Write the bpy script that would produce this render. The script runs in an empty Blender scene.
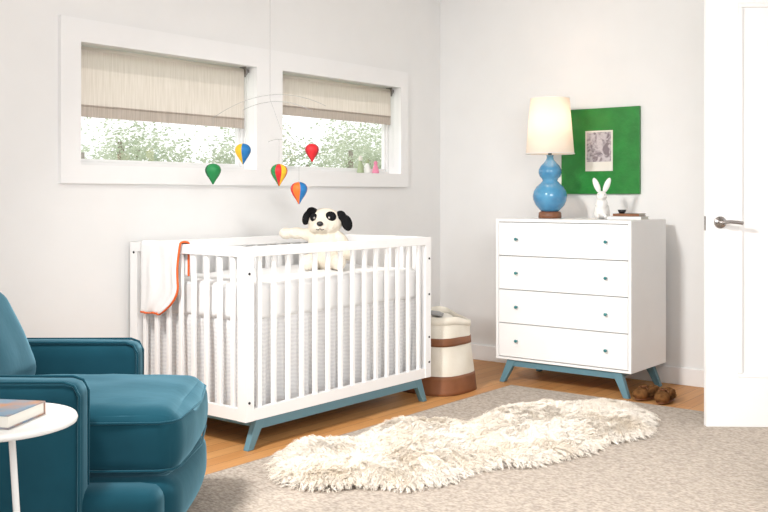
import bpy, bmesh, math, random
from math import sin, cos, pi, radians, sqrt
from mathutils import Vector, Matrix, Euler, noise
random.seed(7)
S = bpy.context.scene
F = 972.0; H = 1.15; HOR = 196.0
CA = math.atan2(.619, .785)
RX, RY = cos(CA - pi/2), sin(CA - pi/2)
FX, FY = cos(CA), sin(CA)
def W(r, f, z=0.0):
    return Vector((r*RX + f*FX, r*RY + f*FY, z))
def floorpix(x, y, z=0.0):
    d = F*(H-z)/(y-HOR)
    return ((x-384)/F*d, d)

# ---------------- materials ----------------
def mat(name, col, rough=.5, metal=0, spec=.5, noise_scale=None, col2=None, bump=0, bump_scale=None, bump_dist=.01, sheen=0, coat=0, trans=0, detail=4, nfac=(0.35,0.65), stretch=None, emis=None, emis_s=0):
    m = bpy.data.materials.new(name); m.use_nodes = True
    nt = m.node_tree; b = nt.nodes['Principled BSDF']
    b.inputs['Base Color'].default_value = (*col, 1)
    b.inputs['Roughness'].default_value = rough
    b.inputs['Metallic'].default_value = metal
    b.inputs['Specular IOR Level'].default_value = spec
    if sheen: 
        b.inputs['Sheen Weight'].default_value = sheen
        b.inputs['Sheen Roughness'].default_value = .45
        b.inputs['Sheen Tint'].default_value = (.38,.76,.95,1)
    if coat: b.inputs['Coat Weight'].default_value = coat
    if emis:
        b.inputs['Emission Color'].default_value = (*emis, 1); b.inputs['Emission Strength'].default_value = emis_s
    tc = nt.nodes.new('ShaderNodeTexCoord'); src = tc.outputs['Object']
    if stretch:
        mp = nt.nodes.new('ShaderNodeMapping'); mp.inputs['Scale'].default_value = stretch
        nt.links.new(src, mp.inputs[0]); src = mp.outputs[0]
    if col2 is None:
        col2 = tuple(c*.985 for c in col)
    n = nt.nodes.new('ShaderNodeTexNoise'); n.inputs['Scale'].default_value = noise_scale or 6; n.inputs['Detail'].default_value = detail
    nt.links.new(src, n.inputs[0])
    r = nt.nodes.new('ShaderNodeValToRGB')
    r.color_ramp.elements[0].position = nfac[0]; r.color_ramp.elements[1].position = nfac[1]
    r.color_ramp.elements[0].color = (*col, 1); r.color_ramp.elements[1].color = (*col2, 1)
    nt.links.new(n.outputs[0], r.inputs[0]); nt.links.new(r.outputs[0], b.inputs['Base Color'])
    if bump:
        n2 = nt.nodes.new('ShaderNodeTexNoise'); n2.inputs['Scale'].default_value = bump_scale or 200; n2.inputs['Detail'].default_value = 3
        nt.links.new(src, n2.inputs[0])
        bp = nt.nodes.new('ShaderNodeBump'); bp.inputs['Strength'].default_value = bump; bp.inputs['Distance'].default_value = bump_dist
        nt.links.new(n2.outputs[0], bp.inputs['Height']); nt.links.new(bp.outputs[0], b.inputs['Normal'])
    return m

M = {}
M['wall'] = mat('wall_paint', (.865,.865,.86), .9, spec=.15)
M['trim'] = mat('trim_paint', (.90,.90,.90), .45)
M['lacq'] = mat('white_lacquer', (.93,.93,.93), .32)
M['gap_shade'] = mat('white_lacquer_gap', (.35,.35,.36), .6)  # grey copy of the lacquer; shade between drawers put into the colour
M['vinyl'] = mat('window_vinyl', (.85,.85,.85), .4)
M['teal_paint'] = mat('blue_paint', (.12,.25,.31), .45)
M['velvet'] = mat('teal_velvet', (.004,.042,.064), .9, spec=.12, sheen=.60, col2=(.007,.058,.086), noise_scale=3.5, bump=.12, bump_scale=9, bump_dist=.02)
M['sheet'] = mat('white_cotton', (.88,.88,.88), .9, spec=.1, bump=.3, bump_scale=25)
M['orange'] = mat('orange_piping', (.75,.13,.02), .7)
M['fur'] = mat('sheepskin_fur', (.94,.885,.81), .9, spec=.1, col2=(.86,.77,.65), noise_scale=4, nfac=(.42,.75))
M['canvas'] = mat('canvas', (.84,.80,.71), .9, spec=.1, col2=(.77,.72,.62), bump=.3, bump_scale=150)
M['leather'] = mat('tan_leather', (.26,.10,.04), .6, col2=(.19,.07,.028), bump=.1)
M['lampblue'] = mat('blue_glaze', (.045,.22,.42), .12, coat=.6, col2=(.09,.33,.54), noise_scale=9)
M['wood'] = mat('walnut', (.25,.10,.045), .45, col2=(.17,.065,.03), noise_scale=20, stretch=(1,1,8))
M['green'] = mat('green_mat', (.008,.185,.022), .35, col2=(.013,.235,.030), noise_scale=12, bump=.2, bump_scale=40, detail=6)
M['chrome'] = mat('satin_nickel', (.34,.32,.31), .25, metal=1)
M['dark'] = mat('black_plastic', (.015,.015,.017), .4)
M['blackplush'] = mat('black_plush', (.012,.012,.013), .95, spec=.1, bump=.5, bump_scale=120)
M['plush'] = mat('cream_plush', (.84,.78,.68), .95, spec=.1, bump=.7, bump_scale=110, col2=(.75,.68,.57))
M['slipper'] = mat('brown_fur', (.22,.10,.035), .95, spec=.1, bump=.8, bump_scale=90, col2=(.12,.055,.02), noise_scale=40)
M['ceramic'] = mat('white_ceramic', (.85,.84,.82), .25, coat=.3)
M['paper'] = mat('paper', (.80,.77,.70), .8)
M['wire'] = mat('grey_wire', (.40,.40,.40), .5)
M['red'] = mat('red_paper', (.60,.012,.02), .6)
M['yellow'] = mat('yellow_paper', (.80,.50,.02), .6)
M['bgreen'] = mat('green_paper', (.01,.22,.06), .6)
M['bblue'] = mat('blue_paper', (.01,.17,.45), .6)
M['orangep'] = mat('orange_paper', (.75,.17,.02), .6)
M['pink'] = mat('pink_paint', (.75,.25,.38), .5)
M['olive'] = mat('olive_paint', (.35,.42,.25), .5)
M['bark'] = mat('bark', (.30,.26,.22), .9)
M['knobteal'] = mat('teal_knob', (.02,.20,.22), .3)
M['tableW'] = mat('white_powdercoat', (.86,.86,.85), .4)
M['grass'] = mat('grass', (.40,.47,.30), .9)
def skirtmat():
    m = mat('crib_skirt_seersucker', (.80,.80,.81), .9, spec=.1)
    nt = m.node_tree; b = nt.nodes['Principled BSDF']; tc = nt.nodes.new('ShaderNodeTexCoord')
    wv = nt.nodes.new('ShaderNodeTexWave'); wv.bands_direction='Z'; wv.inputs['Scale'].default_value=16; wv.inputs['Distortion'].default_value=3; wv.inputs['Detail'].default_value=2; wv.inputs['Detail Scale'].default_value=3
    r = nt.nodes.new('ShaderNodeValToRGB'); r.color_ramp.elements[0].color=(.78,.78,.79,1); r.color_ramp.elements[1].color=(.86,.86,.86,1)
    nt.links.new(tc.outputs['Object'], wv.inputs[0]); nt.links.new(wv.outputs['Fac'], r.inputs[0]); nt.links.new(r.outputs[0], b.inputs['Base Color'])
    bp = nt.nodes.new('ShaderNodeBump'); bp.inputs['Strength'].default_value=.12; bp.inputs['Distance'].default_value=.004
    nt.links.new(wv.outputs['Fac'], bp.inputs['Height']); nt.links.new(bp.outputs[0], b.inputs['Normal'])
    return m
M['skirt'] = skirtmat()
def rugmat():
    m = mat('rug_wool', (.30,.27,.24), .97, spec=.05)
    nt = m.node_tree; b = nt.nodes['Principled BSDF']
    tc = nt.nodes.new('ShaderNodeTexCoord')
    mp = nt.nodes.new('ShaderNodeMapping'); mp.inputs['Scale'].default_value=(1,.6,1); nt.links.new(tc.outputs['Object'], mp.inputs[0])
    v = nt.nodes.new('ShaderNodeTexVoronoi'); v.inputs['Scale'].default_value = 110
    n = nt.nodes.new('ShaderNodeTexNoise'); n.inputs['Scale'].default_value = 60; n.inputs['Detail'].default_value = 5
    nt.links.new(mp.outputs[0], v.inputs[0]); nt.links.new(mp.outputs[0], n.inputs[0])
    mx = nt.nodes.new('ShaderNodeMath'); mx.operation = 'MULTIPLY_ADD'; mx.inputs[1].default_value = -.5
    nt.links.new(v.outputs[0], mx.inputs[0]); nt.links.new(n.outputs[0], mx.inputs[2])
    r = nt.nodes.new('ShaderNodeValToRGB'); r.color_ramp.elements[0].position = .0; r.color_ramp.elements[1].position = .5
    r.color_ramp.elements[0].color = (.33,.285,.245,1); r.color_ramp.elements[1].color = (.55,.485,.42,1)
    nt.links.new(mx.outputs[0], r.inputs[0]); nt.links.new(r.outputs[0], b.inputs['Base Color'])
    bp = nt.nodes.new('ShaderNodeBump'); bp.inputs['Strength'].default_value = .7; bp.inputs['Distance'].default_value = .008
    nt.links.new(mx.outputs[0], bp.inputs['Height']); nt.links.new(bp.outputs[0], b.inputs['Normal'])
    return m
M['rug'] = rugmat()
def floormat():
    m = mat('oak_floor', (.5,.3,.15), .45, spec=.3)
    nt = m.node_tree; b = nt.nodes['Principled BSDF']
    tc = nt.nodes.new('ShaderNodeTexCoord')
    br = nt.nodes.new('ShaderNodeTexBrick'); br.inputs['Scale'].default_value = 1.0
    br.inputs['Brick Width'].default_value = 1.3; br.inputs['Row Height'].default_value = .085; br.inputs['Mortar Size'].default_value = .0015
    br.inputs['Color1'].default_value = (.55,.255,.085,1); br.inputs['Color2'].default_value = (.64,.33,.125,1); br.inputs['Mortar'].default_value = (.25,.12,.05,1)
    nt.links.new(tc.outputs['Object'], br.inputs[0])
    mp = nt.nodes.new('ShaderNodeMapping'); mp.inputs['Scale'].default_value = (2,30,1)
    n = nt.nodes.new('ShaderNodeTexNoise'); n.inputs['Scale'].default_value = 2; n.inputs['Detail'].default_value = 6
    nt.links.new(tc.outputs['Object'], mp.inputs[0]); nt.links.new(mp.outputs[0], n.inputs[0])
    r = nt.nodes.new('ShaderNodeValToRGB'); r.color_ramp.elements[0].color = (.8,.8,.8,1); r.color_ramp.elements[1].color = (1.1,1.1,1.1,1)
    nt.links.new(n.outputs[0], r.inputs[0])
    mx = nt.nodes.new('ShaderNodeMixRGB'); mx.blend_type = 'MULTIPLY'; mx.inputs[0].default_value = 1
    nt.links.new(br.outputs[0], mx.inputs[1]); nt.links.new(r.outputs[0], mx.inputs[2]); nt.links.new(mx.outputs[0], b.inputs['Base Color'])
    return m
M['floor'] = floormat()
def transmat(name, col, tfac, col2=None, weave=0, extra_transp=0.0):
    m = bpy.data.materials.new(name); m.use_nodes = True; nt = m.node_tree; nt.nodes.clear()
    o = nt.nodes.new('ShaderNodeOutputMaterial'); d = nt.nodes.new('ShaderNodeBsdfDiffuse'); t = nt.nodes.new('ShaderNodeBsdfTranslucent')
    mx = nt.nodes.new('ShaderNodeMixShader'); mx.inputs[0].default_value = tfac
    d.inputs[0].default_value = (*col,1); t.inputs[0].default_value = (*col,1)
    nt.links.new(d.outputs[0], mx.inputs[1]); nt.links.new(t.outputs[0], mx.inputs[2])
    if weave:
        tc = nt.nodes.new('ShaderNodeTexCoord'); mp = nt.nodes.new('ShaderNodeMapping'); mp.inputs['Scale'].default_value = (weave,1,6)
        n = nt.nodes.new('ShaderNodeTexNoise'); n.inputs['Scale'].default_value = 1; n.inputs['Detail'].default_value = 3
        r = nt.nodes.new('ShaderNodeValToRGB'); r.color_ramp.elements[0].position=.35; r.color_ramp.elements[1].position=.65
        r.color_ramp.elements[0].color = (*col,1); r.color_ramp.elements[1].color = (*(col2 or col),1)
        nt.links.new(tc.outputs['Object'], mp.inputs[0]); nt.links.new(mp.outputs[0], n.inputs[0]); nt.links.new(n.outputs[0], r.inputs[0])
        nt.links.new(r.outputs[0], d.inputs[0]); nt.links.new(r.outputs[0], t.inputs[0])
    last = mx
    if extra_transp:
        tr = nt.nodes.new('ShaderNodeBsdfTransparent'); m2 = nt.nodes.new('ShaderNodeMixShader'); m2.inputs[0].default_value = extra_transp
        nt.links.new(mx.outputs[0], m2.inputs[1]); nt.links.new(tr.outputs[0], m2.inputs[2]); last = m2
    nt.links.new(last.outputs[0], o.inputs[0])
    return m
M['shade'] = transmat('shade_linen', (.77,.72,.67), .6, (.87,.82,.78), 130, .12)
M['shade_hem'] = transmat('shade_hem_linen', (.56,.50,.45), .5, (.68,.61,.56), 130, .12)
M['lampshade'] = transmat('lampshade_linen', (.92,.87,.80), .45)
M['leaf'] = transmat('leaves', (.42,.49,.34), .4, (.68,.73,.60), 3)  # leaf tones paled, so the washed-out haze outdoors sits in the colour
def glassmat():
    m = bpy.data.materials.new('window_glass'); m.use_nodes = True; nt = m.node_tree; nt.nodes.clear()
    o = nt.nodes.new('ShaderNodeOutputMaterial'); t = nt.nodes.new('ShaderNodeBsdfTransparent'); g = nt.nodes.new('ShaderNodeBsdfGlossy')
    g.inputs['Roughness'].default_value = .02
    mx = nt.nodes.new('ShaderNodeMixShader'); mx.inputs[0].default_value = .05
    nt.links.new(t.outputs[0], mx.inputs[1]); nt.links.new(g.outputs[0], mx.inputs[2]); nt.links.new(mx.outputs[0], o.inputs[0]); return m
M['glass'] = glassmat()

# ---------------- geometry helpers ----------------
def empty(name, loc=(0,0,0), rz=0, sc=1):
    e = bpy.data.objects.new(name, None); e.empty_display_size = .1
    e.location = loc; e.rotation_euler = (0,0,rz); e.scale=(sc,sc,sc); S.collection.objects.link(e); return e
def obj(name, verts, faces, m, parent=None, smooth=False, mats=None, fm=None):
    me = bpy.data.meshes.new(name); me.from_pydata([tuple(v) for v in verts], [], faces)
    if mats:
        for x in mats: me.materials.append(x)
        if fm: me.polygons.foreach_set('material_index', fm)
    else: me.materials.append(m)
    if smooth: me.polygons.foreach_set('use_smooth', [True]*len(me.polygons))
    me.update()
    o = bpy.data.objects.new(name, me); S.collection.objects.link(o)
    if parent: o.parent = parent
    return o
def boxes(name, bl, m, parent=None, bevel=0.0, seg=2):
    bm = bmesh.new()
    for (x0,x1,y0,y1,z0,z1) in bl:
        r = bmesh.ops.create_cube(bm, size=1)
        for v in r['verts']:
            v.co = Vector(((x0+x1)/2+v.co.x*(x1-x0), (y0+y1)/2+v.co.y*(y1-y0), (z0+z1)/2+v.co.z*(z1-z0)))
    if bevel:
        bmesh.ops.bevel(bm, geom=bm.edges[:], offset=bevel, segments=seg, affect='EDGES', profile=.5)
    me = bpy.data.meshes.new(name); bm.to_mesh(me); bm.free(); me.materials.append(m)
    o = bpy.data.objects.new(name, me); S.collection.objects.link(o)
    if parent: o.parent = parent
    return o
def prism(name, pts_bot, pts_top, m, parent=None, bevel=0):
    n = len(pts_bot); v = list(pts_bot)+list(pts_top)
    f = [tuple(reversed(range(n))), tuple(range(n,2*n))] + [(i,(i+1)%n,n+(i+1)%n,n+i) for i in range(n)]
    o = obj(name, v, f, m, parent)
    bm = bmesh.new(); bm.from_mesh(o.data); bmesh.ops.recalc_face_normals(bm, faces=bm.faces[:])
    if bevel: bmesh.ops.bevel(bm, geom=bm.edges[:], offset=bevel, segments=2, affect='EDGES', profile=.5)
    bm.to_mesh(o.data); bm.free(); return o
def rbox(name, c, s, rad, m, parent=None, n=14, puff=(0,0,0), rot=None, wrinkle=0, mod=None):
    bm = bmesh.new(); bmesh.ops.create_cube(bm, size=2)
    bmesh.ops.subdivide_edges(bm, edges=bm.edges[:], cuts=n, use_grid_fill=True)
    hx, hy, hz = s[0]/2, s[1]/2, s[2]/2
    for v in bm.verts:
        u = Vector([math.copysign(1-(1-abs(a))**1.6, a) if abs(a)<1 else a for a in v.co])
        p = Vector((u.x*hx, u.y*hy, u.z*hz))
        q = Vector((max(-hx+rad,min(hx-rad,p.x)), max(-hy+rad,min(hy-rad,p.y)), max(-hz+rad,min(hz-rad,p.z))))
        d = p-q
        if d.length > 1e-6: p = q + d.normalized()*min(rad, d.length if d.length<rad else rad)
        a,b,c2 = u.x,u.y,u.z
        p.z += puff[2]*c2*(1-a*a)*(1-b*b); p.x += puff[0]*a*(1-b*b)*(1-c2*c2); p.y += puff[1]*b*(1-a*a)*(1-c2*c2)
        if wrinkle:
            p += v.normal*wrinkle*noise.noise(p*7+Vector(c)*3)
        if mod: p = mod(p)
        v.co = p
    me = bpy.data.meshes.new(name); bm.to_mesh(me); bm.free(); me.materials.append(m)
    me.polygons.foreach_set('use_smooth', [True]*len(me.polygons))
    o = bpy.data.objects.new(name, me); S.collection.objects.link(o); o.location = c
    if rot: o.rotation_euler = rot
    if parent: o.parent = parent
    return o
def lathe(name, prof, m, parent=None, loc=(0,0,0), seg=40, smooth=True, mats=None, fmf=None, close=False):
    v=[]; f=[]; fm=[]
    n=len(prof)
    for i in range(seg):
        a=2*pi*i/seg
        for (r,z) in prof: v.append((r*cos(a)+loc[0], r*sin(a)+loc[1], z+loc[2]))
    for i in range(seg):
        for j in range(n-1):
            i2=(i+1)%seg
            f.append((i*n+j, i2*n+j, i2*n+j+1, i*n+j+1)); fm.append(fmf(i,j) if fmf else 0)
    o = obj(name, v, f, m, parent, smooth, mats, fm)
    bm = bmesh.new(); bm.from_mesh(o.data); bmesh.ops.remove_doubles(bm, verts=bm.verts[:], dist=1e-5); bm.to_mesh(o.data); bm.free()
    return o
def tube(name, pts, r, m, parent=None, cyclic=False, res=3):
    c = bpy.data.curves.new(name,'CURVE'); c.dimensions='3D'; c.bevel_depth=r; c.bevel_resolution=res; c.use_fill_caps=True
    sp=c.splines.new('POLY'); sp.points.add(len(pts)-1); sp.use_cyclic_u=cyclic
    for i,p in enumerate(pts): sp.points[i].co=(*p,1)
    c.materials.append(m); o=bpy.data.objects.new(name,c); S.collection.objects.link(o)
    if parent: o.parent=parent
    return o
def blob(name, ells, m, parent=None, vox=.006, smooth_it=4):
    bm=bmesh.new()
    for e in ells:
        c,r = e[0],e[1]; rot = Euler(e[2]).to_matrix().to_4x4() if len(e)>2 else Matrix()
        bmesh.ops.create_icosphere(bm, subdivisions=3, radius=1, matrix=Matrix.Translation(c)@rot@Matrix.Diagonal((*r,1)))
    me=bpy.data.meshes.new(name); bm.to_mesh(me); bm.free(); me.materials.append(m)
    o=bpy.data.objects.new(name,me); S.collection.objects.link(o)
    rm=o.modifiers.new('r','REMESH'); rm.mode='VOXEL'; rm.voxel_size=vox; rm.use_smooth_shade=True
    sm=o.modifiers.new('s','SMOOTH'); sm.iterations=smooth_it; sm.factor=.6
    if parent: o.parent=parent
    return o

# ---------------- room ----------------
WL=4.04; WB=5.78; CEIL=2.7
boxes('floor', [(-2.5,WB+.15,-2.5,WL+.15,-.1,0)], M['floor'])
wz=(1.30,1.89); w1=(2.755,3.92); w2=(4.13,5.285)
T=.15
boxes('wall_left', [(-2.5,WB+T,WL,WL+T,0,wz[0]),(-2.5,WB+T,WL,WL+T,wz[1],CEIL),(-2.5,w1[0],WL,WL+T,wz[0],wz[1]),(w1[1],w2[0],WL,WL+T,wz[0],wz[1]),(w2[1],WB+T,WL,WL+T,wz[0],wz[1])], M['wall'])
boxes('wall_back', [(WB,WB+T,.9,WL,0,CEIL)], M['wall'])
boxes('wall_right', [(5.27,WB,.9,1.04,0,CEIL),(4.35,5.27,.9,1.04,2.24,CEIL),(3.6,4.35,.9,1.04,0,CEIL)], M['wall'])
boxes('ceiling', [(-2.5,WB+T,-2.5,WL+T,CEIL,CEIL+.1)], M['wall'])
boxes('baseboard_back', [(WB-.015,WB,1.06,WL-.015,0,.105)], M['trim'], bevel=.003)
boxes('baseboard_left', [(-2.5,WB-.015,WL-.015,WL,0,.105)], M['trim'], bevel=.003)
tz=(1.21,2.00); tu=(2.645,5.365)
boxes('trim_1', [(tu[0],tu[1],WL-.022,WL,tz[0],wz[0]),(tu[0],tu[1],WL-.022,WL,wz[1],tz[1]),(tu[0],w1[0],WL-.022,WL,wz[0],wz[1]),(w1[1],w2[0],WL-.022,WL,wz[0],wz[1]),(w2[1],tu[1],WL-.022,WL,wz[0],wz[1])], M['trim'])
for k,(a,b) in enumerate((w1,w2)):
    e=empty('window_%d'%(k+1))
    y0,y1=WL+.085,WL+.125; t=.020
    boxes('sash',[(a,b,y0,y1,wz[0],wz[0]+t),(a,b,y0,y1,wz[1]-t,wz[1]),(a,a+t,y0,y1,wz[0]+t,wz[1]-t),(b-t,b,y0,y1,wz[0]+t,wz[1]-t)],M['vinyl'],e,.003)
    t2=t+.014
    boxes('sash_bead',[(a+t,b-t,y0+.012,y1,wz[0]+t,wz[0]+t2),(a+t,b-t,y0+.012,y1,wz[1]-t2,wz[1]-t),(a+t,a+t2,y0+.012,y1,wz[0]+t2,wz[1]-t2),(b-t2,b-t,y0+.012,y1,wz[0]+t2,wz[1]-t2)],M['vinyl'],e,.002)
    boxes('pane',[(a+t,b-t,y0+.02,y0+.024,wz[0]+t,wz[1]-t)],M['glass'],e)
    s=empty('roller_shade' if k==0 else 'roller_shade.001')
    sy=WL+.045; sa,sb=a+.008,b-.05
    o=lathe('roll',[(0,0),(.019,0),(.019,sb-sa),(0,sb-sa)],M['shade'],None,seg=20); o.rotation_euler=(0,pi/2,0); o.location=(sa,sy+.005,wz[1]-.028); o.parent=s
    zb=1.535 if k==0 else 1.635; hm=.055
    boxes('fabric',[(sa,sb,sy-.014,sy-.0125,zb+hm,wz[1]-.03)],M['shade'],s)
    boxes('hem',[(sa,sb,sy-.014,sy-.0125,zb,zb+hm)],M['shade_hem'],s)
    boxes('hem_bar',[(sa,sb,sy-.018,sy-.009,zb+hm-.003,zb+hm+.004)],M['shade_hem'],s,.001)
    boxes('bracket',[(sb+.006,sb+.010,sy-.022,sy+.03,wz[1]-.06,wz[1]),(sb+.01,sb+.045,sy-.01,sy+.02,wz[1]-.03,wz[1]-.012)],M['chrome'],s,.001)
    o=lathe('clutch',[(0,0),(.022,0),(.022,.02),(.012,.024),(0,.024)],M['chrome'],None,seg=20); o.rotation_euler=(0,pi/2,0); o.location=(sb+.008,sy+.005,wz[1]-.028); o.parent=s
    cx=sb+.03
    tube('bead_chain',[(cx,sy-.012,wz[1]-.02),(cx,sy-.012,1.36),(cx,sy-.004,1.35),(cx,sy+.006,1.36),(cx,sy+.006,wz[1]-.02)],.0018,M['vinyl'],s)

# ---------------- exterior ----------------
boxes('lawn',[(-6,26,WL+T+.02,30,-.3,-.12)],M['grass'])
def tree(cx,cy,h,r,nl,name):
    e=empty(name,(cx,cy,-.12)); v=[];f=[]
    rnd=random.Random(int(cx*100+cy*7))
    cl=[(rnd.uniform(-.7,.7)*r,rnd.uniform(-.6,.6)*r,h*rnd.uniform(.3,.85),rnd.uniform(.3,.6)*r) for _ in range(14)]
    for i in range(nl):
        c=cl[i%14]; d=Vector((rnd.gauss(0,1),rnd.gauss(0,1),rnd.gauss(0,1))).normalized()*c[3]*rnd.uniform(.4,1.05)
        p=Vector((c[0],c[1],c[2]))+d
        a=Vector((rnd.gauss(0,1),rnd.gauss(0,1),rnd.gauss(0,1))).normalized(); b=a.orthogonal().normalized()
        s=rnd.uniform(.025,.045); k=len(v)
        v+= [p-a*s,p+b*s*.5,p+a*s,p-b*s*.5]; f.append((k,k+1,k+2,k+3))
    obj('foliage',v,f,M['leaf'],e)
    prism('trunk',[(.08*cos(t),.08*sin(t),0) for t in (0,1.05,2.1,3.14,4.2,5.2)],[(.04*cos(t),.04*sin(t),h*.75) for t in (0,1.05,2.1,3.14,4.2,5.2)],M['bark'],e)
    for j in range(6):
        c=cl[j]; tube('branch_%d'%j,[(0,0,h*.35),(c[0]*.5,c[1]*.5,c[2]*.75),(c[0],c[1],c[2])],.02,M['bark'],e)
tl=[(7.0,10.2,2.4,1.1),(8.4,11.0,2.1,1.0),(9.7,10.6,2.2,.9),(11.0,11.2,2.9,1.2),(12.3,10.4,2.7,1.1),(13.8,11.2,2.6,1.1),(15.2,12,3.2,1.3),(6.0,12,2.8,1.2),(10.0,13.5,2.9,1.5)]
for i,(x,y,h,r) in enumerate(tl): tree(x,y,h,r,5200,'tree' if i==0 else 'tree.%03d'%i)

# ---------------- rug ----------------
boxes('area_rug',[(-.6,5.08,-.6,3.03,0,.012)],M['rug'],bevel=.004)

# ---------------- door ----------------
de=empty('door_1',(4.745,1.718,0),radians(-53.5))
dw=.82; dz0=.0135; dz1=2.22; st=.155
boxes('slab',[(0,st,0,.04,dz0,dz1),(dw-st,dw,0,.04,dz0,dz1),(st,dw-st,0,.04,dz0,.255),(st,dw-st,0,.04,2.10,dz1),(st,dw-st,.012,.028,.255,2.10)],M['trim'],de)
def moulding(x0,x1,z0,z1,y):
    w=.02
    boxes('panel_moulding',[(x0,x1,y-.004,y+.01,z0,z0+w),(x0,x1,y-.004,y+.01,z1-w,z1),(x0,x0+w,y-.004,y+.01,z0+w,z1-w),(x1-w,x1,y-.004,y+.01,z0+w,z1-w)],M['trim'],de,.003)
moulding(st,dw-st,.255,2.10,.004)
boxes('latch_plate',[(-.002,.0,.008,.032,.98,1.05)],M['chrome'],de)
zc=1.02
for sg,nm in ((1,''),(-1,'_rear')):
    o=lathe('rosette'+nm,[(0,0),(.030,0),(.030,.006),(.026,.011),(.012,.012),(.012,.045),(0,.045)],M['chrome'],None,seg=28); o.rotation_euler=(sg*pi/2,0,0); o.location=(.066,0 if sg>0 else .04,zc); o.parent=de
    yo=lambda q: -q if sg>0 else .04+q
    tube('lever'+nm,[(.066,yo(.042),zc),(.079,yo(.046),zc+.002),(.10,yo(.048),zc+.004),(.135,yo(.047),zc+.001),(.163,yo(.044),zc-.003)],.0095,M['chrome'],de)
boxes('trim_2',[(4.27,4.35,1.04,1.055,0,2.32),(5.27,5.35,1.04,1.055,0,2.32),(4.35,5.27,1.04,1.055,2.24,2.32)],M['trim'])

# ---------------- crib ----------------
cr=empty('crib')
x0,x1,y0,y1=3.03,4.452,3.175,4.005; ct=.92; cb=.135
P=.055
boxes('posts',[(x0,x0+.034,y0,y0+P,cb,ct),(x0,x0+.034,y1-P,y1,cb,ct),(x1-.034,x1,y0,y0+P,cb,ct),(x1-.034,x1,y1-P,y1,cb,ct),
 (x0+.034,x0+.05,y0,y0+.03,cb,ct),(x1-.05,x1-.034,y0,y0+.03,cb,ct),(x0+.034,x0+.05,y1-.03,y1,cb,ct),(x1-.05,x1-.034,y1-.03,y1,cb,ct)],M['lacq'],cr)
boxes('rails',[(x0+.0,x1,y0-.001,y0+.034,ct-.045,ct+.001),(x0,x1,y1-.034,y1+.001,ct-.045,ct+.001),(x0-.001,x0+.034,y0,y1,ct-.045,ct+.001),(x1-.034,x1+.001,y0,y1,ct-.045,ct+.001)],M['lacq'],cr,.003)
boxes('lower_rails',[(x0+.034,x1-.034,y0+.003,y0+.03,cb,cb+.055),(x0+.034,x1-.034,y1-.03,y1-.003,cb,cb+.055),(x0+.004,x0+.03,y0+P,y1-P,cb,cb+.055),(x1-.03,x1-.004,y0+P,y1-P,cb,cb+.055)],M['lacq'],cr)
sl=[]; n=14; L0=x0+.05; L1=x1-.05; g=(L1-L0)/(n+.0)
for i in range(n):
    c=L0+g*(i+.5)
    for yy in (y0+.008,y1-.026): sl.append((c-.0125,c+.0125,yy,yy+.018,cb+.05,ct-.04))
n=8; L0=y0+P; L1=y1-P; g=(L1-L0)/n
for i in range(n):
    c=L0+g*(i+.5)
    for xx in (x0+.008,x1-.026): sl.append((xx,xx+.018,c-.0125,c+.0125,cb+.05,ct-.04))
boxes('slats',sl,M['lacq'],cr,.003,1)
for (bx,bz) in ((x0+.02,.80),(x1-.018,.80),(x1-.018,.60),(x1-.018,.36),(x0+.02,.22),(x1-.018,.22)):
    o=lathe('bolt',[(0,0),(.006,0),(.006,.003),(0,.003)],M['dark'],None,seg=14); o.rotation_euler=(pi/2,0,0); o.location=(bx,y0-.0005,bz); o.parent=cr
for bz in (.87,.22):
    o=lathe('bolt',[(0,0),(.006,0),(.006,.003),(0,.003)],M['dark'],None,seg=14); o.rotation_euler=(0,-pi/2,0); o.location=(x0-.0005,y1-.03,bz); o.parent=cr
boxes('base_frame',[(x0+.09,x1-.09,y0+.012,y0+.042,cb-.045,cb-.001),(x0+.09,x1-.09,y1-.042,y1-.012,cb-.045,cb-.001),(x0+.10,x0+.13,y0+.04,y1-.04,cb-.045,cb-.001),(x1-.13,x1-.10,y0+.04,y1-.04,cb-.045,cb-.001)],M['teal_paint'],cr)
def leg(xa,xb,yy,sx,sy,ztop,m,par,w=.06,wb=.036,t=.032):
    bot=[(xb-wb/2,yy-t/2+sy,0.0),(xb+wb/2,yy-t/2+sy,0.0),(xb+wb/2,yy+t/2+sy,0.0),(xb-wb/2,yy+t/2+sy,0.0)]
    top=[(xa-w/2,yy-t/2,ztop),(xa+w/2,yy-t/2,ztop),(xa+w/2,yy+t/2,ztop),(xa-w/2,yy+t/2,ztop)]
    prism('leg',bot,top,m,par,.003)
for yy in (y0+.027,y1-.027):
    leg(x0+.105,x0+.04,yy,0,0,cb-.001,M['teal_paint'],cr); leg(x1-.105,x1-.04,yy,0,0,cb-.001,M['teal_paint'],cr)
mt=.745
rbox('mattress',((x0+x1)/2,(y0+y1)/2,mt-.085),(x1-x0-.10,y1-y0-.10,.17),.03,M['sheet'],cr,n=26,puff=(0,0,.01),wrinkle=.008)
v=[];f=[]
ins=.054; zs=[mt-.16,.55,.52,.44,.36,.28,cb+.035]; 
per=[]; A,B,C,D=x0+ins,x1-ins,y0+ins,y1-ins
def walk(a,b,N): return [tuple(a[i]+(b[i]-a[i])*k/N for i in (0,1)) for k in range(N)]
N1,N2=260,150
for (a,b,N,nrm) in (((A,C),(B,C),N1,(0,1)),((B,C),(B,D),N2,(-1,0)),((B,D),(A,D),N1,(0,-1)),((A,D),(A,C),N2,(1,0))):
    for k,p in enumerate(walk(a,b,N)): per.append((p,nrm,k/N*(1 if N==N2 else 1.7)))
for zi,z in enumerate(zs):
    for (p,nr,t) in per:
        am=(.004+.005*zi)
        ph=t*2*pi*11+.8*sin(t*23)+.12*zi*sin(t*9)
        dd=(sin(ph)*.5+.5)*am*1.3+(.012 if zi==0 else 0)
        v.append((p[0]+nr[0]*dd,p[1]+nr[1]*dd,z))
n=len(per)
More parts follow.
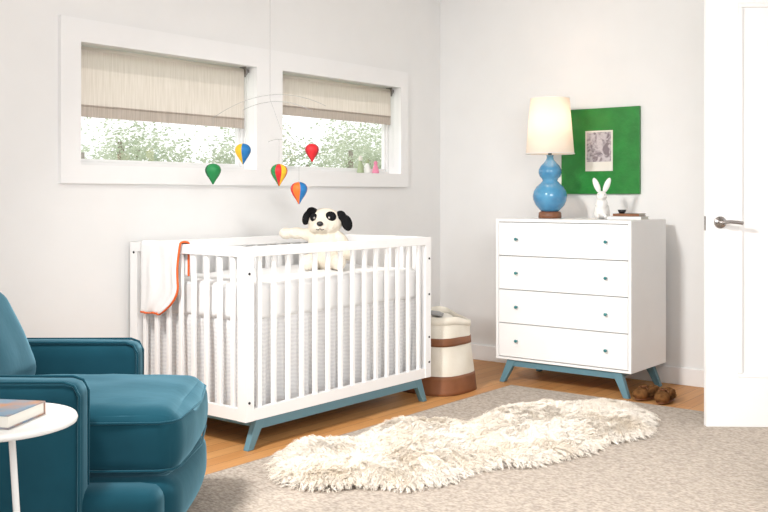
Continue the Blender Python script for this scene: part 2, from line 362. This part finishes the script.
for zi in range(len(zs)-1):
    for k in range(n): f.append((zi*n+k,zi*n+(k+1)%n,(zi+1)*n+(k+1)%n,(zi+1)*n+k))
obj('bed_skirt',v,f,M['skirt'],cr,True)

bl=empty('baby_blanket')
Nu,Nv=24,44; v=[];f=[]
ya,yb=3.605,3.90
def bl_pt(s,t):
    y=ya+(yb-ya)*s
    if t<0: x=x0+.036+.005; z=ct+.006+t
    elif t<.045: x=x0+.04-t*(.05/.045); z=ct+.006+.004*sin(t/.045*pi)
    else:
        z=ct+.006-(t-.045); x=x0-.010
    hang=max(0,t-.045)
    x-= (.010*sin(s*9+1)+.006*sin(s*21))*min(1,hang/.12)+.004
    x=min(x,x0-.006) if t>=.045 else x
    k=max(0,(hang-.20)/.145)
    y+= (1-s)*.15*min(1,k)**2
    y+= .012*(1-s)*sin(hang*12)
    return Vector((x,y,z))
Tm=.39
for i in range(Nu+1):
    for j in range(Nv+1):
        s=i/Nu; t=-.16+(Tm+.16)*j/Nv
        v.append(bl_pt(s,t))
for i in range(Nu):
    for j in range(Nv):
        a=i*(Nv+1)+j; f.append((a,a+1,a+Nv+2,a+Nv+1))
o=obj('cloth',v,f,M['sheet'],bl,True); so=o.modifiers.new('s','SOLIDIFY'); so.thickness=.006; so.offset=0
tube('edge_piping',[bl_pt(0,-.16+(Tm+.16)*j/60)+Vector((-.002,-.001,0.002)) for j in range(61)]+[bl_pt(i/30,Tm) for i in range(31)],.0055,M['orange'],bl)

# ---------------- plush puppy ----------------
pp=empty('stuffed_puppy',(3.96,3.53,0),CA-pi/2)
hz=1.010
blob('body',[((0,0,.87),(.095,.080,.115)),((0,-.02,.80),(.09,.085,.06)),((0,0,.95),(.07,.06,.05)),
 ((0,-.005,hz),(.096,.080,.076)),((-.02,-.064,hz-.022),(.050,.044,.036)),((-.047,-.047,hz-.032),(.037,.037,.030)),((.017,-.047,hz-.032),(.040,.037,.030)),
 ((-.09,.0,.94),(.058,.038,.035),(0,.15,0)),((-.155,.01,.948),(.055,.035,.033)),((-.215,.02,.946),(.04,.038,.032)),
 ((.090,-.02,.90),(.038,.038,.065),(0,-.5,0)),((.122,-.04,.84),(.040,.038,.040)),
 ((-.07,-.085,.79),(.04,.075,.038)),((-.08,-.155,.80),(.04,.034,.045)),((.07,-.085,.79),(.04,.075,.038)),((.08,-.155,.80),(.04,.034,.045))],M['plush'],pp,.006)
blob('ear_left',[((-.066,-.01,hz+.052),(.036,.045,.026),(0,.5,0)),((-.100,-.012,hz+.022),(.024,.036,.042),(0,.3,0))],M['blackplush'],pp,.005)
blob('ear_right',[((.082,-.005,hz+.028),(.032,.048,.034),(0,.5,0)),((.118,-.02,hz-.006),(.030,.038,.046),(0,-.3,0))],M['blackplush'],pp,.005)
blob('eye_patch',[((.032,-.062,hz+.028),(.032,.024,.030))],M['blackplush'],pp,.004)
blob('eye_patch_left',[((-.058,-.057,hz+.024),(.022,.020,.024))],M['blackplush'],pp,.004)
blob('nose',[((-.022,-.110,hz-.008),(.019,.012,.014))],M['dark'],pp,.003)
blob('eye_left',[((-.054,-.078,hz+.022),(.007,.005,.008))],M['chrome'],pp,.002,1)
blob('eye_right',[((.026,-.087,hz+.024),(.007,.005,.008))],M['chrome'],pp,.002,1)
tube('mouth',[(-.042,-.098,hz-.038),(-.032,-.107,hz-.042),(-.022,-.110,hz-.034),(-.012,-.107,hz-.042),(-.002,-.098,hz-.038)],.002,M['dark'],pp)

# ---------------- dresser ----------------
dr=empty('dresser')
dx0,dx1,dy0,dy1=5.17,5.67,2.30,3.19; dt=1.01; db=.145
boxes('carcass',[(dx0,dx1,dy0,dy0+.018,db,dt-.018),(dx0,dx1,dy1-.018,dy1,db,dt-.018),(dx0,dx1,dy0,dy1,dt-.018,dt),(dx0,dx1,dy0+.018,dy1-.018,db,db+.014),(dx1-.012,dx1,dy0+.018,dy1-.018,db+.014,dt-.018)],M['lacq'],dr)
boxes('inner_case',[(dx0+.014,dx1-.03,dy0+.02,dy1-.02,db+.016,dt-.02)],M['gap_shade'],dr)
zt=dt-.020; zb_=db+.016; hh=(zt-zb_)/4
for i in range(4):
    z0_=zb_+i*hh
    boxes('drawer_%d'%(i+1),[(dx0-.001,dx0+.016,dy0+.0205,dy1-.0205,z0_+.0025,z0_+hh-.0030)],M['lacq'],dr,.0015)
    for kk,yy in enumerate((dy0+.150,dy1-.150)):
        o=lathe('knob',[(0,0),(.005,0),(.005,.012),(.009,.016),(.0095,.022),(.007,.025),(0,.025)],M['knobteal'],None,seg=20); o.rotation_euler=(0,-pi/2,0); o.location=(dx0-.001,yy,z0_+hh*.5); o.parent=dr
boxes('base_frame',[(dx0+.02,dx0+.05,dy0+.09,dy1-.09,db-.042,db-.001),(dx1-.05,dx1-.02,dy0+.09,dy1-.09,db-.042,db-.001),(dx0+.05,dx1-.05,dy0+.10,dy0+.13,db-.042,db-.001),(dx0+.05,dx1-.05,dy1-.13,dy1-.10,db-.042,db-.001)],M['teal_paint'],dr)
for xx,sx in ((dx0+.035,-.012),(dx1-.035,.012)):
    for ya_,yb_ in ((dy0+.10,dy0+.035),(dy1-.10,dy1-.035)):
        w,wb,t=.06,.034,.034
        prism('leg',[(xx-t/2+sx,yb_-wb/2,0),(xx+t/2+sx,yb_-wb/2,0),(xx+t/2+sx,yb_+wb/2,0),(xx-t/2+sx,yb_+wb/2,0)],[(xx-t/2,ya_-w/2,db-.001),(xx+t/2,ya_-w/2,db-.001),(xx+t/2,ya_+w/2,db-.001),(xx-t/2,ya_+w/2,db-.001)],M['teal_paint'],dr,.003)

# ---------------- lamp ----------------
lp=empty('table_lamp',(5.44,2.962,dt+.0005))
lathe('foot',[(0,0),(.070,0),(.072,.012),(.070,.034),(.062,.042),(0,.042)],M['wood'],lp)
lathe('gourd_base',[(.0,.042),(.052,.042),(.064,.052),(.090,.082),(.105,.115),(.108,.140),(.102,.170),(.085,.198),(.060,.220),(.047,.234),(.050,.248),(.064,.262),(.072,.284),(.071,.305),(.058,.330),(.038,.350),(.024,.368),(.020,.385),(.024,.396),(0,.398)],M['lampblue'],lp,seg=48)
lathe('neck',[(0,.395),(.012,.395),(.012,.46),(0,.46)],M['chrome'],lp,seg=16)
o=lathe('shade',[(.152,.405),(.150,.410),(.121,.750),(.121,.753)],M['lampshade'],lp,seg=56)
so=o.modifiers.new('s','SOLIDIFY'); so.thickness=.002
tube('shade_ring_top',[(.121*cos(a*pi/24),.121*sin(a*pi/24),.752) for a in range(48)],.0025,M['trim'],lp,True)
tube('shade_ring_bottom',[(.152*cos(a*pi/24),.152*sin(a*pi/24),.405) for a in range(48)],.0025,M['trim'],lp,True)
for a in (0,2.09,4.19): tube('spider',[(0,0,.735),(.12*cos(a),.12*sin(a),.745)],.0015,M['chrome'],lp)
tube('harp',[(.012,0,.45),(.05,0,.52),(.05,0,.66),(0,0,.735),(-.05,0,.66),(-.05,0,.52),(-.012,0,.45)],.0018,M['chrome'],lp)
mb=mat('bulb_glass',(1,1,1),.4,emis=(1,.8,.6),emis_s=4)
lathe('bulb',[(0,.46),(.014,.465),(.016,.49),(.03,.53),(.028,.56),(.014,.578),(0,.58)],mb,lp,seg=24)
ld=bpy.data.lights.new('lamp_bulb_light','POINT'); ld.energy=2.3; ld.color=(1,.70,.54); ld.shadow_soft_size=.035
lo=bpy.data.objects.new('bulb_light',ld); S.collection.objects.link(lo); lo.location=(0,0,.60); lo.parent=lp

# ---------------- art ----------------
ar=empty('framed_art')
ay0,ay1,az0,az1=2.507,3.05,1.163,1.714
boxes('green_panel',[(WB-.024,WB-.002,ay0,ay1,az0,az1)],M['green'],ar,.002)
def artmat():
    m=mat('sketch_print',(.62,.57,.58),.6)
    nt=m.node_tree;b=nt.nodes['Principled BSDF'];tc=nt.nodes.new('ShaderNodeTexCoord')
    n=nt.nodes.new('ShaderNodeTexNoise');n.inputs['Scale'].default_value=22;n.inputs['Detail'].default_value=8;n.inputs['Distortion'].default_value=1.5
    r=nt.nodes.new('ShaderNodeValToRGB');r.color_ramp.elements[0].position=.40;r.color_ramp.elements[1].position=.58
    r.color_ramp.elements[0].color=(.22,.18,.2,1);r.color_ramp.elements[1].color=(.58,.53,.55,1)
    nt.links.new(tc.outputs['Object'],n.inputs[0]);nt.links.new(n.outputs[0],r.inputs[0]);nt.links.new(r.outputs[0],b.inputs['Base Color']);return m
boxes('print',[(WB-.027,WB-.024,2.685,2.875,1.31,1.57)],M['paper'],ar)
boxes('sketch',[(WB-.028,WB-.027,2.695,2.865,1.370,1.560)],artmat(),ar)

# ---------------- rabbit + books ----------------
rb_=empty('ceramic_rabbit',(5.42,2.60,dt+.004),radians(205))
blob('body',[((0,0,.05),(.050,.046,.055)),((.02,0,.085),(.038,.036,.045)),((.030,0,.135),(.034,.032,.032)),((.050,0,.128),(.018,.018,.016)),((-.05,0,.035),(.015,.015,.015)),
 ((.045,.022,.014),(.028,.013,.014)),((.045,-.022,.014),(.028,.013,.014)),((-.01,.035,.03),(.035,.014,.03)),((-.01,-.035,.03),(.035,.014,.03))],M['ceramic'],rb_,.004,3)
blob('ear_a',[((.022,.030,.200),(.010,.018,.050),(-.38,0,0))],M['ceramic'],rb_,.003,1)
blob('ear_b',[((.022,-.030,.200),(.010,.018,.050),(.38,0,0))],M['ceramic'],rb_,.003,1)
for s_ in (-1,1): blob('eye',[((.056,.016*s_,.142),(.003,.003,.003))],M['dark'],rb_,.001,0)
bk=empty('book_stack',(5.43,2.435,dt+.0005),radians(8))
boxes('book_lower_cover',[(-.09,.09,-.10,.10,0,.003),(-.09,.09,-.10,.10,.017,.020),(-.09,-.087,-.10,.10,0,.02)],M['ceramic'],bk)
boxes('book_lower_pages',[(-.087,.085,-.096,.096,.003,.017)],M['paper'],bk)
boxes('book_upper_cover',[(-.075,.075,-.085,.07,.0205,.023),(-.075,.075,-.085,.07,.033,.0355),(-.075,-.0725,-.085,.07,.0205,.0355)],M['leather'],bk)
boxes('book_upper_pages',[(-.0725,.07,-.081,.066,.023,.033)],M['paper'],bk)
bo=empty('trinket_bowl',(5.42,2.47,dt+.0365))
lathe('bowl',[(0,0),(.014,0),(.02,.006),(.026,.022),(.024,.022),(.018,.008),(0,.004)],M['dark'],bo,seg=24)

# ---------------- basket ----------------
ba=empty('storage_basket',(4.755,3.345,0))
def bprof(a,z):
    t=z/.43
    r=.222-.044*t+.008*sin(3*a+z*9)*t
    r*=1/(abs(cos(a))**3+abs(sin(a))**3)**(1/3)*.94
    return r
def ring_surface(name,z0,z1,nz,off,m,mouth=False):
    v=[];f=[];n=64
    zs=[z0+(z1-z0)*i/nz for i in range(nz+1)]
    for z in zs:
        for k in range(n):
            a=2*pi*k/n; r=bprof(a,z)+off+ .009*noise.noise(Vector((cos(a)*2.5,sin(a)*2.5,z*8)))*min(1,z/.1)
            zz=z+(.022*sin(2*a+.6)+.012*sin(3*a))*max(0,(z-.3)/.13)
            v.append((r*cos(a),r*sin(a),zz))
    for i in range(nz):
        for k in range(n): f.append((i*n+k,i*n+(k+1)%n,(i+1)*n+(k+1)%n,(i+1)*n+k))
    if mouth: 
        f.append(tuple(range(n)))
    o=obj(name,v,f,m,ba,True); so=o.modifiers.new('s','SOLIDIFY'); so.thickness=.004; return o
ring_surface('canvas_body',.004,.435,16,0,M['canvas'],True)
ring_surface('leather_base',.001,.110,6,.004,M['leather'])
ring_surface('leather_band',.280,.325,3,.004,M['leather'])
ring_surface('lip',.395,.437,2,.004,M['canvas'])
blob('folded_blanket',[((0,.0,.39),(.13,.12,.04)),((.05,-.04,.41),(.07,.05,.035),(.3,.4,0)),((-.05,.04,.42),(.07,.06,.03),(0,.4,.3))],M['paper'],ba,.008)
rbox('toy_block',(-.03,-.02,.45),(.11,.07,.03),.01,M['wire'],ba,n=6,rot=(.1,.2,.4))

# ---------------- slippers ----------------
for k,(rr,ff,ang) in enumerate(((1.49,5.51,42),(1.570,5.425,58))):
    e=empty('fuzzy_slipper' if k==0 else 'fuzzy_slipper.001',W(rr,ff,0.001),CA-pi/2+radians(ang),1.0)
    blob('upper',[((-.005,0,.032),(.075,.042,.028)),((-.065,0,.036),(.045,.043,.034)),((.075,0,.036),(.030,.038,.034)),((.02,.034,.052),(.055,.010,.020)),((.02,-.034,.052),(.055,.010,.020))],M['slipper'],e,.005,2)
    blob('sole',[((0,0,.010),(.108,.045,.009))],M['leather'],e,.004,1)
    tube('lace',[(-.035,-.03,.062),(-.03,-.012,.072),(-.045,-.02,.078),(-.03,0,.070),(-.045,.02,.078),(-.03,.012,.072),(-.035,.03,.062)],.0025,M['leather'],e)
    v=[];f=[];rn=random.Random(k+3)
    for i in range(1500):
        a=rn.uniform(0,2*pi); u=rn.uniform(.1,1)
        nrm=Vector((cos(a)*sqrt(1-u*u),sin(a)*sqrt(1-u*u),u))
        p=Vector((nrm.x*.10,nrm.y*.043,.018+nrm.z*.048))
        if abs(p.y)<.027 and -.02<p.x<.065: continue
        q=nrm*.012+Vector((rn.gauss(0,.004),rn.gauss(0,.004),rn.gauss(0,.003))); t=q.orthogonal().normalized()*.0018
        kx=len(v); v+=[p-t,p+t,p+q]; f.append((kx,kx+1,kx+2))
    obj('fuzz',v,f,M['slipper'],e)

# ---------------- sheepskin ----------------
pix=[(272,464),(283,451),(300,441),(322,442),(352,440),(378,427),(412,419),(440,421),(462,424),(486,416),(510,406),(545,403),(575,406),(605,402),(632,404),(653,416),(650,432),(628,438),(606,441),(588,451),(558,457),(530,464),(500,464),(470,470),(448,480),(410,487),(360,484),(330,487),(298,485),(278,477)]
poly=[Vector(floorpix(x,y,.03)) for x,y in pix]
def inside(p):
    c=False;n=len(poly)
    for i in range(n):
        a,b=poly[i],poly[(i+1)%n]
        if (a.y>p.y)!=(b.y>p.y) and p.x<(b.x-a.x)*(p.y-a.y)/(b.y-a.y)+a.x: c=not c
    return c
def edged(p):
    m=9;q=None
    for i in range(len(poly)):
        a,b=poly[i],poly[(i+1)%len(poly)]; ab=b-a; t=max(0,min(1,(p-a).dot(ab)/ab.length_squared)); c=a+ab*t
        if (p-c).length<m: m=(p-c).length;q=c
    return m,q
sk=empty('sheepskin_rug')
rn=random.Random(5)
minx=min(p.x for p in poly);maxx=max(p.x for p in poly);miny=min(p.y for p in poly);maxy=max(p.y for p in poly)
def hgt(p,e): 
    w=noise.noise(Vector((p.x*6,p.y*6,1)))+.8*noise.noise(Vector((p.x*15,p.y*15,4)))
    return .014+.040*min(1,e/.12)**.6*(1+.6*w)
gv={};v=[];f=[];st_=.02
nx=int((maxx-minx)/st_)+1;ny=int((maxy-miny)/st_)+1
for i in range(nx+1):
    for j in range(ny+1):
        p=Vector((minx+i*st_,miny+j*st_))
        if inside(p):
            e,q=edged(p); gv[(i,j)]=len(v); v.append(W(p.x,p.y,hgt(p,e)+.002))
for (i,j) in list(gv):
    ks=[(i,j),(i+1,j),(i+1,j+1),(i,j+1)]
    if all(k in gv for k in ks): f.append(tuple(gv[k] for k in ks))
obj('hide',v,f,M['fur'],sk,True)
v=[];f=[];cnt=0
clumps={}
CS=.034
while cnt<95000:
    p=Vector((rn.uniform(minx,maxx),rn.uniform(miny,maxy)))
    if not inside(p): continue
    cnt+=1
    e,q=edged(p)
    key=(round(p.x/CS),round(p.y/CS))
    if key not in clumps:
        kp=Vector((p.x*2.2,p.y*2.2,2)); an=noise.noise(kp)*5+rn.gauss(0,.7)
        clumps[key]=(Vector((cos(an),sin(an))),Vector(((key[0]+rn.uniform(-.4,.4))*CS,(key[1]+rn.uniform(-.4,.4))*CS)),rn.uniform(.85,1.15))
    cd,cc,cl=clumps[key]
    out=(q-p).normalized() if e>1e-5 else Vector((0,1))
    k=max(0,1-e/.10)
    an2=rn.gauss(0,.3); cdr=Vector((cd.x*cos(an2)-cd.y*sin(an2),cd.x*sin(an2)+cd.y*cos(an2)))
    dirn=(cdr*(1-k*.6)+out*k*1.5); dirn.normalize()
    L=rn.uniform(.028,.046)*cl*(1+.35*k)
    base=W(p.x,p.y,hgt(p,e))
    conv=W((cc-p).x,(cc-p).y,0)*.42
    d3=W(dirn.x,dirn.y,0)
    up=.78*(1-k*.55)
    wv=Vector((rn.gauss(0,1),rn.gauss(0,1),rn.gauss(0,.3))).normalized()
    w=rn.uniform(.0009,.0018)
    pts=[]
    for s in (0,.35,.7,1):
        pos=base+d3*L*(s**1.2)*.70+Vector((0,0,1))*L*(up*s*1.5-.75*up*s*s*1.2-.25*k*s*s)+conv*s*s+wv*.004*sin(s*9+cnt)
        pos.z=max(pos.z,.016); pts.append(pos)
    kx=len(v)
    for s,pos in zip((1,.95,.75,.25),pts): v+=[pos-wv*w*s,pos+wv*w*s]
    for s in range(3): f.append((kx+2*s,kx+2*s+1,kx+2*s+3,kx+2*s+2))
obj('fur',v,f,M['fur'],sk,True)

# ---------------- armchair ----------------
ch=empty('armchair',W(-.940,3.38,0),CA-pi/2+radians(2))
V_=M['velvet']
lathe('swivel_base',[(0,0),(.27,0),(.275,.012),(.27,.03),(.06,.035),(.06,.10),(0,.10)],M['dark'],ch,loc=(-.30,0,0.013))
rbox('base',(-.26,0,.165),(1.0,.86,.17),.05,V_,ch,n=12)
rbox('apron',(.02,0,.165),(.50,.70,.20),.06,V_,ch,n=12,puff=(.03,0,0))
for s_,nm in ((-1,'arm_near'),(1,'arm_far')):
    rbox(nm,(-.42,.40*s_,.35),(.86,.125,.475),.045,V_,ch,n=14,puff=(.0,.008,.006))
    for yy in (-.052,.052):
        pts=[(.004,.40*s_+yy,.16),(.006,.40*s_+yy,.545),(-.01,.40*s_+yy,.577),(-.04,.40*s_+yy,.588),(-.75,.40*s_+yy,.590)]
        tube(nm+'_piping',pts,.0045,V_,ch)
rbox('seat_cushion',(-.14,0,.362),(.83,.665,.225),.065,V_,ch,n=26,puff=(.03,.0,.022),wrinkle=.006)
for z in (.285,.435):
    rr=[]
    for (a,b) in ((-.5,-.332),(.220,-.332),(.260,-.31),(.278,-.27),(.303,0),(.278,.27),(.260,.31),(.220,.332),(-.5,.332)): rr.append((a,b,z))
    tube('seat_piping',rr,.004,V_,ch)
rbox('back_cushion',(-.515,0,.60),(.24,.665,.43),.10,V_,ch,n=24,puff=(.03,0,.02),rot=(0,radians(-24),0),wrinkle=.006)
rbox('back_frame',(-.71,0,.46),(.15,.90,.68),.06,V_,ch,n=12,rot=(0,radians(-16),0))

# ---------------- side table + book ----------------
tb=empty('side_table',W(-.962,2.40,0.013))
th=.585
lathe('top',[(0,th-.014),(.186,th-.014),(.195,th-.011),(.197,th-.004),(.194,th+.003),(.186,th+.003),(.180,th),(0,th)],M['tableW'],tb,seg=64)
q=W(.045,-.01,0)
tube('stem',[(q.x,q.y,th-.012),(W(.085,-.02,0).x,W(.085,-.02,0).y,.0+.012)],.0085,M['tableW'],tb)
lathe('base_disc',[(0,0),(.14,0),(.142,.006),(.138,.012),(0,.013)],M['tableW'],tb,loc=(W(.07,-.015).x,W(.07,-.015).y,0),seg=48)
b2=empty('hardcover_book',W(-.990,2.40,th+.0135),CA-pi/2+radians(-10))
mcv=mat('book_cover_print',(.50,.24,.11),.5,col2=(.18,.28,.38),noise_scale=14)
boxes('cover',[(-.12,.12,-.085,.085,0,.003),(-.12,.12,-.085,.085,.030,.033),(-.12,.12,.082,.085,.0,.033)],mcv,b2,.0008,1)
boxes('pages',[(-.116,.116,-.081,.082,.003,.030)],M['paper'],b2)

# ---------------- mobile ----------------
mo=empty('balloon_mobile')
cd=5.06
def MP(x,y,d=cd): return W((x-384)/F*d,d,H-(y-HOR)*d/F)
top=W((270-384)/F*cd,cd,CEIL)
hub=MP(270,99)
tube('hanging_thread',[top,hub],.0011,M['wire'],mo)
lathe('ceiling_hook',[(0,0),(.02,0),(.018,-.012),(0,-.016)],M['trim'],mo,loc=tuple(top))
def arc(x0_,y0_,x1_,y1_,sag,d0,d1,name):
    pts=[]
    for i in range(17):
        t=i/16; pts.append(MP(x0_+(x1_-x0_)*t,y0_+(y1_-y0_)*t-sag*4*t*(1-t),d0+(d1-d0)*t))
    tube(name,pts,.0013,M['wire'],mo); return pts
arc(213,118,326,106,17,4.95,5.17,'arm_main')
arc(243,110,312,111,9,5.15,4.97,'arm_cross')
arc(268,142,300,150,6,5.0,5.12,'arm_lower')
def balloon(x,y,sz,cols,d,ytop,name,rot=0):
    c=MP(x,y,d); R=sz*d/F/2
    prof=[(0,-1.42),(.10,-1.40),(.16,-1.25),(.42,-.82),(.74,-.36),(.95,.08),(1.0,.38),(.94,.66),(.76,.92),(.45,1.1),(.15,1.18),(0,1.19)]
    o=lathe(name,[(r*R,z*R) for r,z in prof],None,mo,seg=32,mats=cols,fmf=lambda i,j:int(i/32*len(cols)*2)%len(cols))
    o.location=c; o.rotation_euler=(0,0,rot)
    tube(name+'_thread',[c+Vector((0,0,1.19*R)),MP(x,ytop,d)],.0008,M['wire'],mo)
balloon(213,173,16,[M['bgreen'],M['bgreen'],mat('dark_green_paper',(.005,.12,.04),.6)],4.95,118,'balloon_green')
balloon(243,153,16,[M['bblue'],M['yellow']],5.15,110,'balloon_blue',.6)
balloon(279,174,17,[M['red'],M['yellow'],M['red'],M['bgreen']],5.03,139,'balloon_red_yellow',.3)
balloon(312,152,14,[M['red'],mat('dark_red_paper',(.40,.01,.02),.6)],4.97,111,'balloon_red')
balloon(299,192,17,[M['bblue'],M['red'],M['orangep']],5.12,150,'balloon_multi',.9)
tube('link_thread',[MP(284,138.5,5.06),hub],.0008,M['wire'],mo)

# ---------------- sill figurines ----------------
def fig(u,h,mb_,mh,name):
    e=empty(name,(u,WL+.045,wz[0]+.0005))
    lathe('body',[(0,0),(.022,0),(.024,.006),(.018,h*.45),(.009,h*.72),(0,h*.75)],mb_,e,seg=20)
    lathe('head',[(0,h*.66),(.008,h*.68),(.014,h*.80),(.012,h*.92),(.004,h),(0,h)],mh,e,seg=20)
fig(4.93,.115,M['olive'],M['paper'],'peg_doll')
fig(5.00,.095,M['ceramic'],M['olive'],'peg_doll.001')
fig(5.09,.085,M['pink'],M['pink'],'peg_doll.002')

# ---------------- lights ----------------
w=bpy.data.worlds.new('World'); S.world=w; w.use_nodes=True
w.node_tree.nodes['Background'].inputs[0].default_value=(.985,.993,1.0,1); w.node_tree.nodes['Background'].inputs[1].default_value=1.5
def area(name,loc,tgt,sx,sy,en,col=(1,1,1),spread=180):
    l=bpy.data.lights.new(name,'AREA'); l.shape='RECTANGLE'; l.size=sx; l.size_y=sy; l.energy=en; l.color=col; l.spread=radians(spread)
    o=bpy.data.objects.new(name,l); S.collection.objects.link(o); o.location=loc
    o.rotation_euler=(Vector(tgt)-Vector(loc)).to_track_quat('-Z','Y').to_euler(); return o
area('added_key_light',(1.3,2.7,2.5),(4.4,1.5,.0),.35,.35,55,(1,.975,.94),110)  # unseen area light, added to throw shadows to the right
area('added_fill_light',(1.2,-.6,2.45),(5.4,2.6,.9),2.0,1.4,52,(1,.99,.98),130)  # unseen area light, added to brighten the back wall
sd=bpy.data.lights.new('sun','SUN'); sd.energy=1.8; sd.angle=.02; sd.color=(1,.95,.88)
so_=bpy.data.objects.new('sun',sd); S.collection.objects.link(so_); so_.rotation_euler=(radians(-48),0,radians(-15)); so_.location=(5,9,6)

# ---------------- camera ----------------
c=bpy.data.cameras.new('camera'); co=bpy.data.objects.new('camera',c); S.collection.objects.link(co)
c.sensor_width=36; c.lens=36*F/768; c.shift_y=-(256-HOR)/768; c.clip_start=.05
co.location=(0,0,H); co.rotation_euler=(pi/2,0,CA-pi/2)
S.camera=co
S.view_settings.view_transform='Standard'
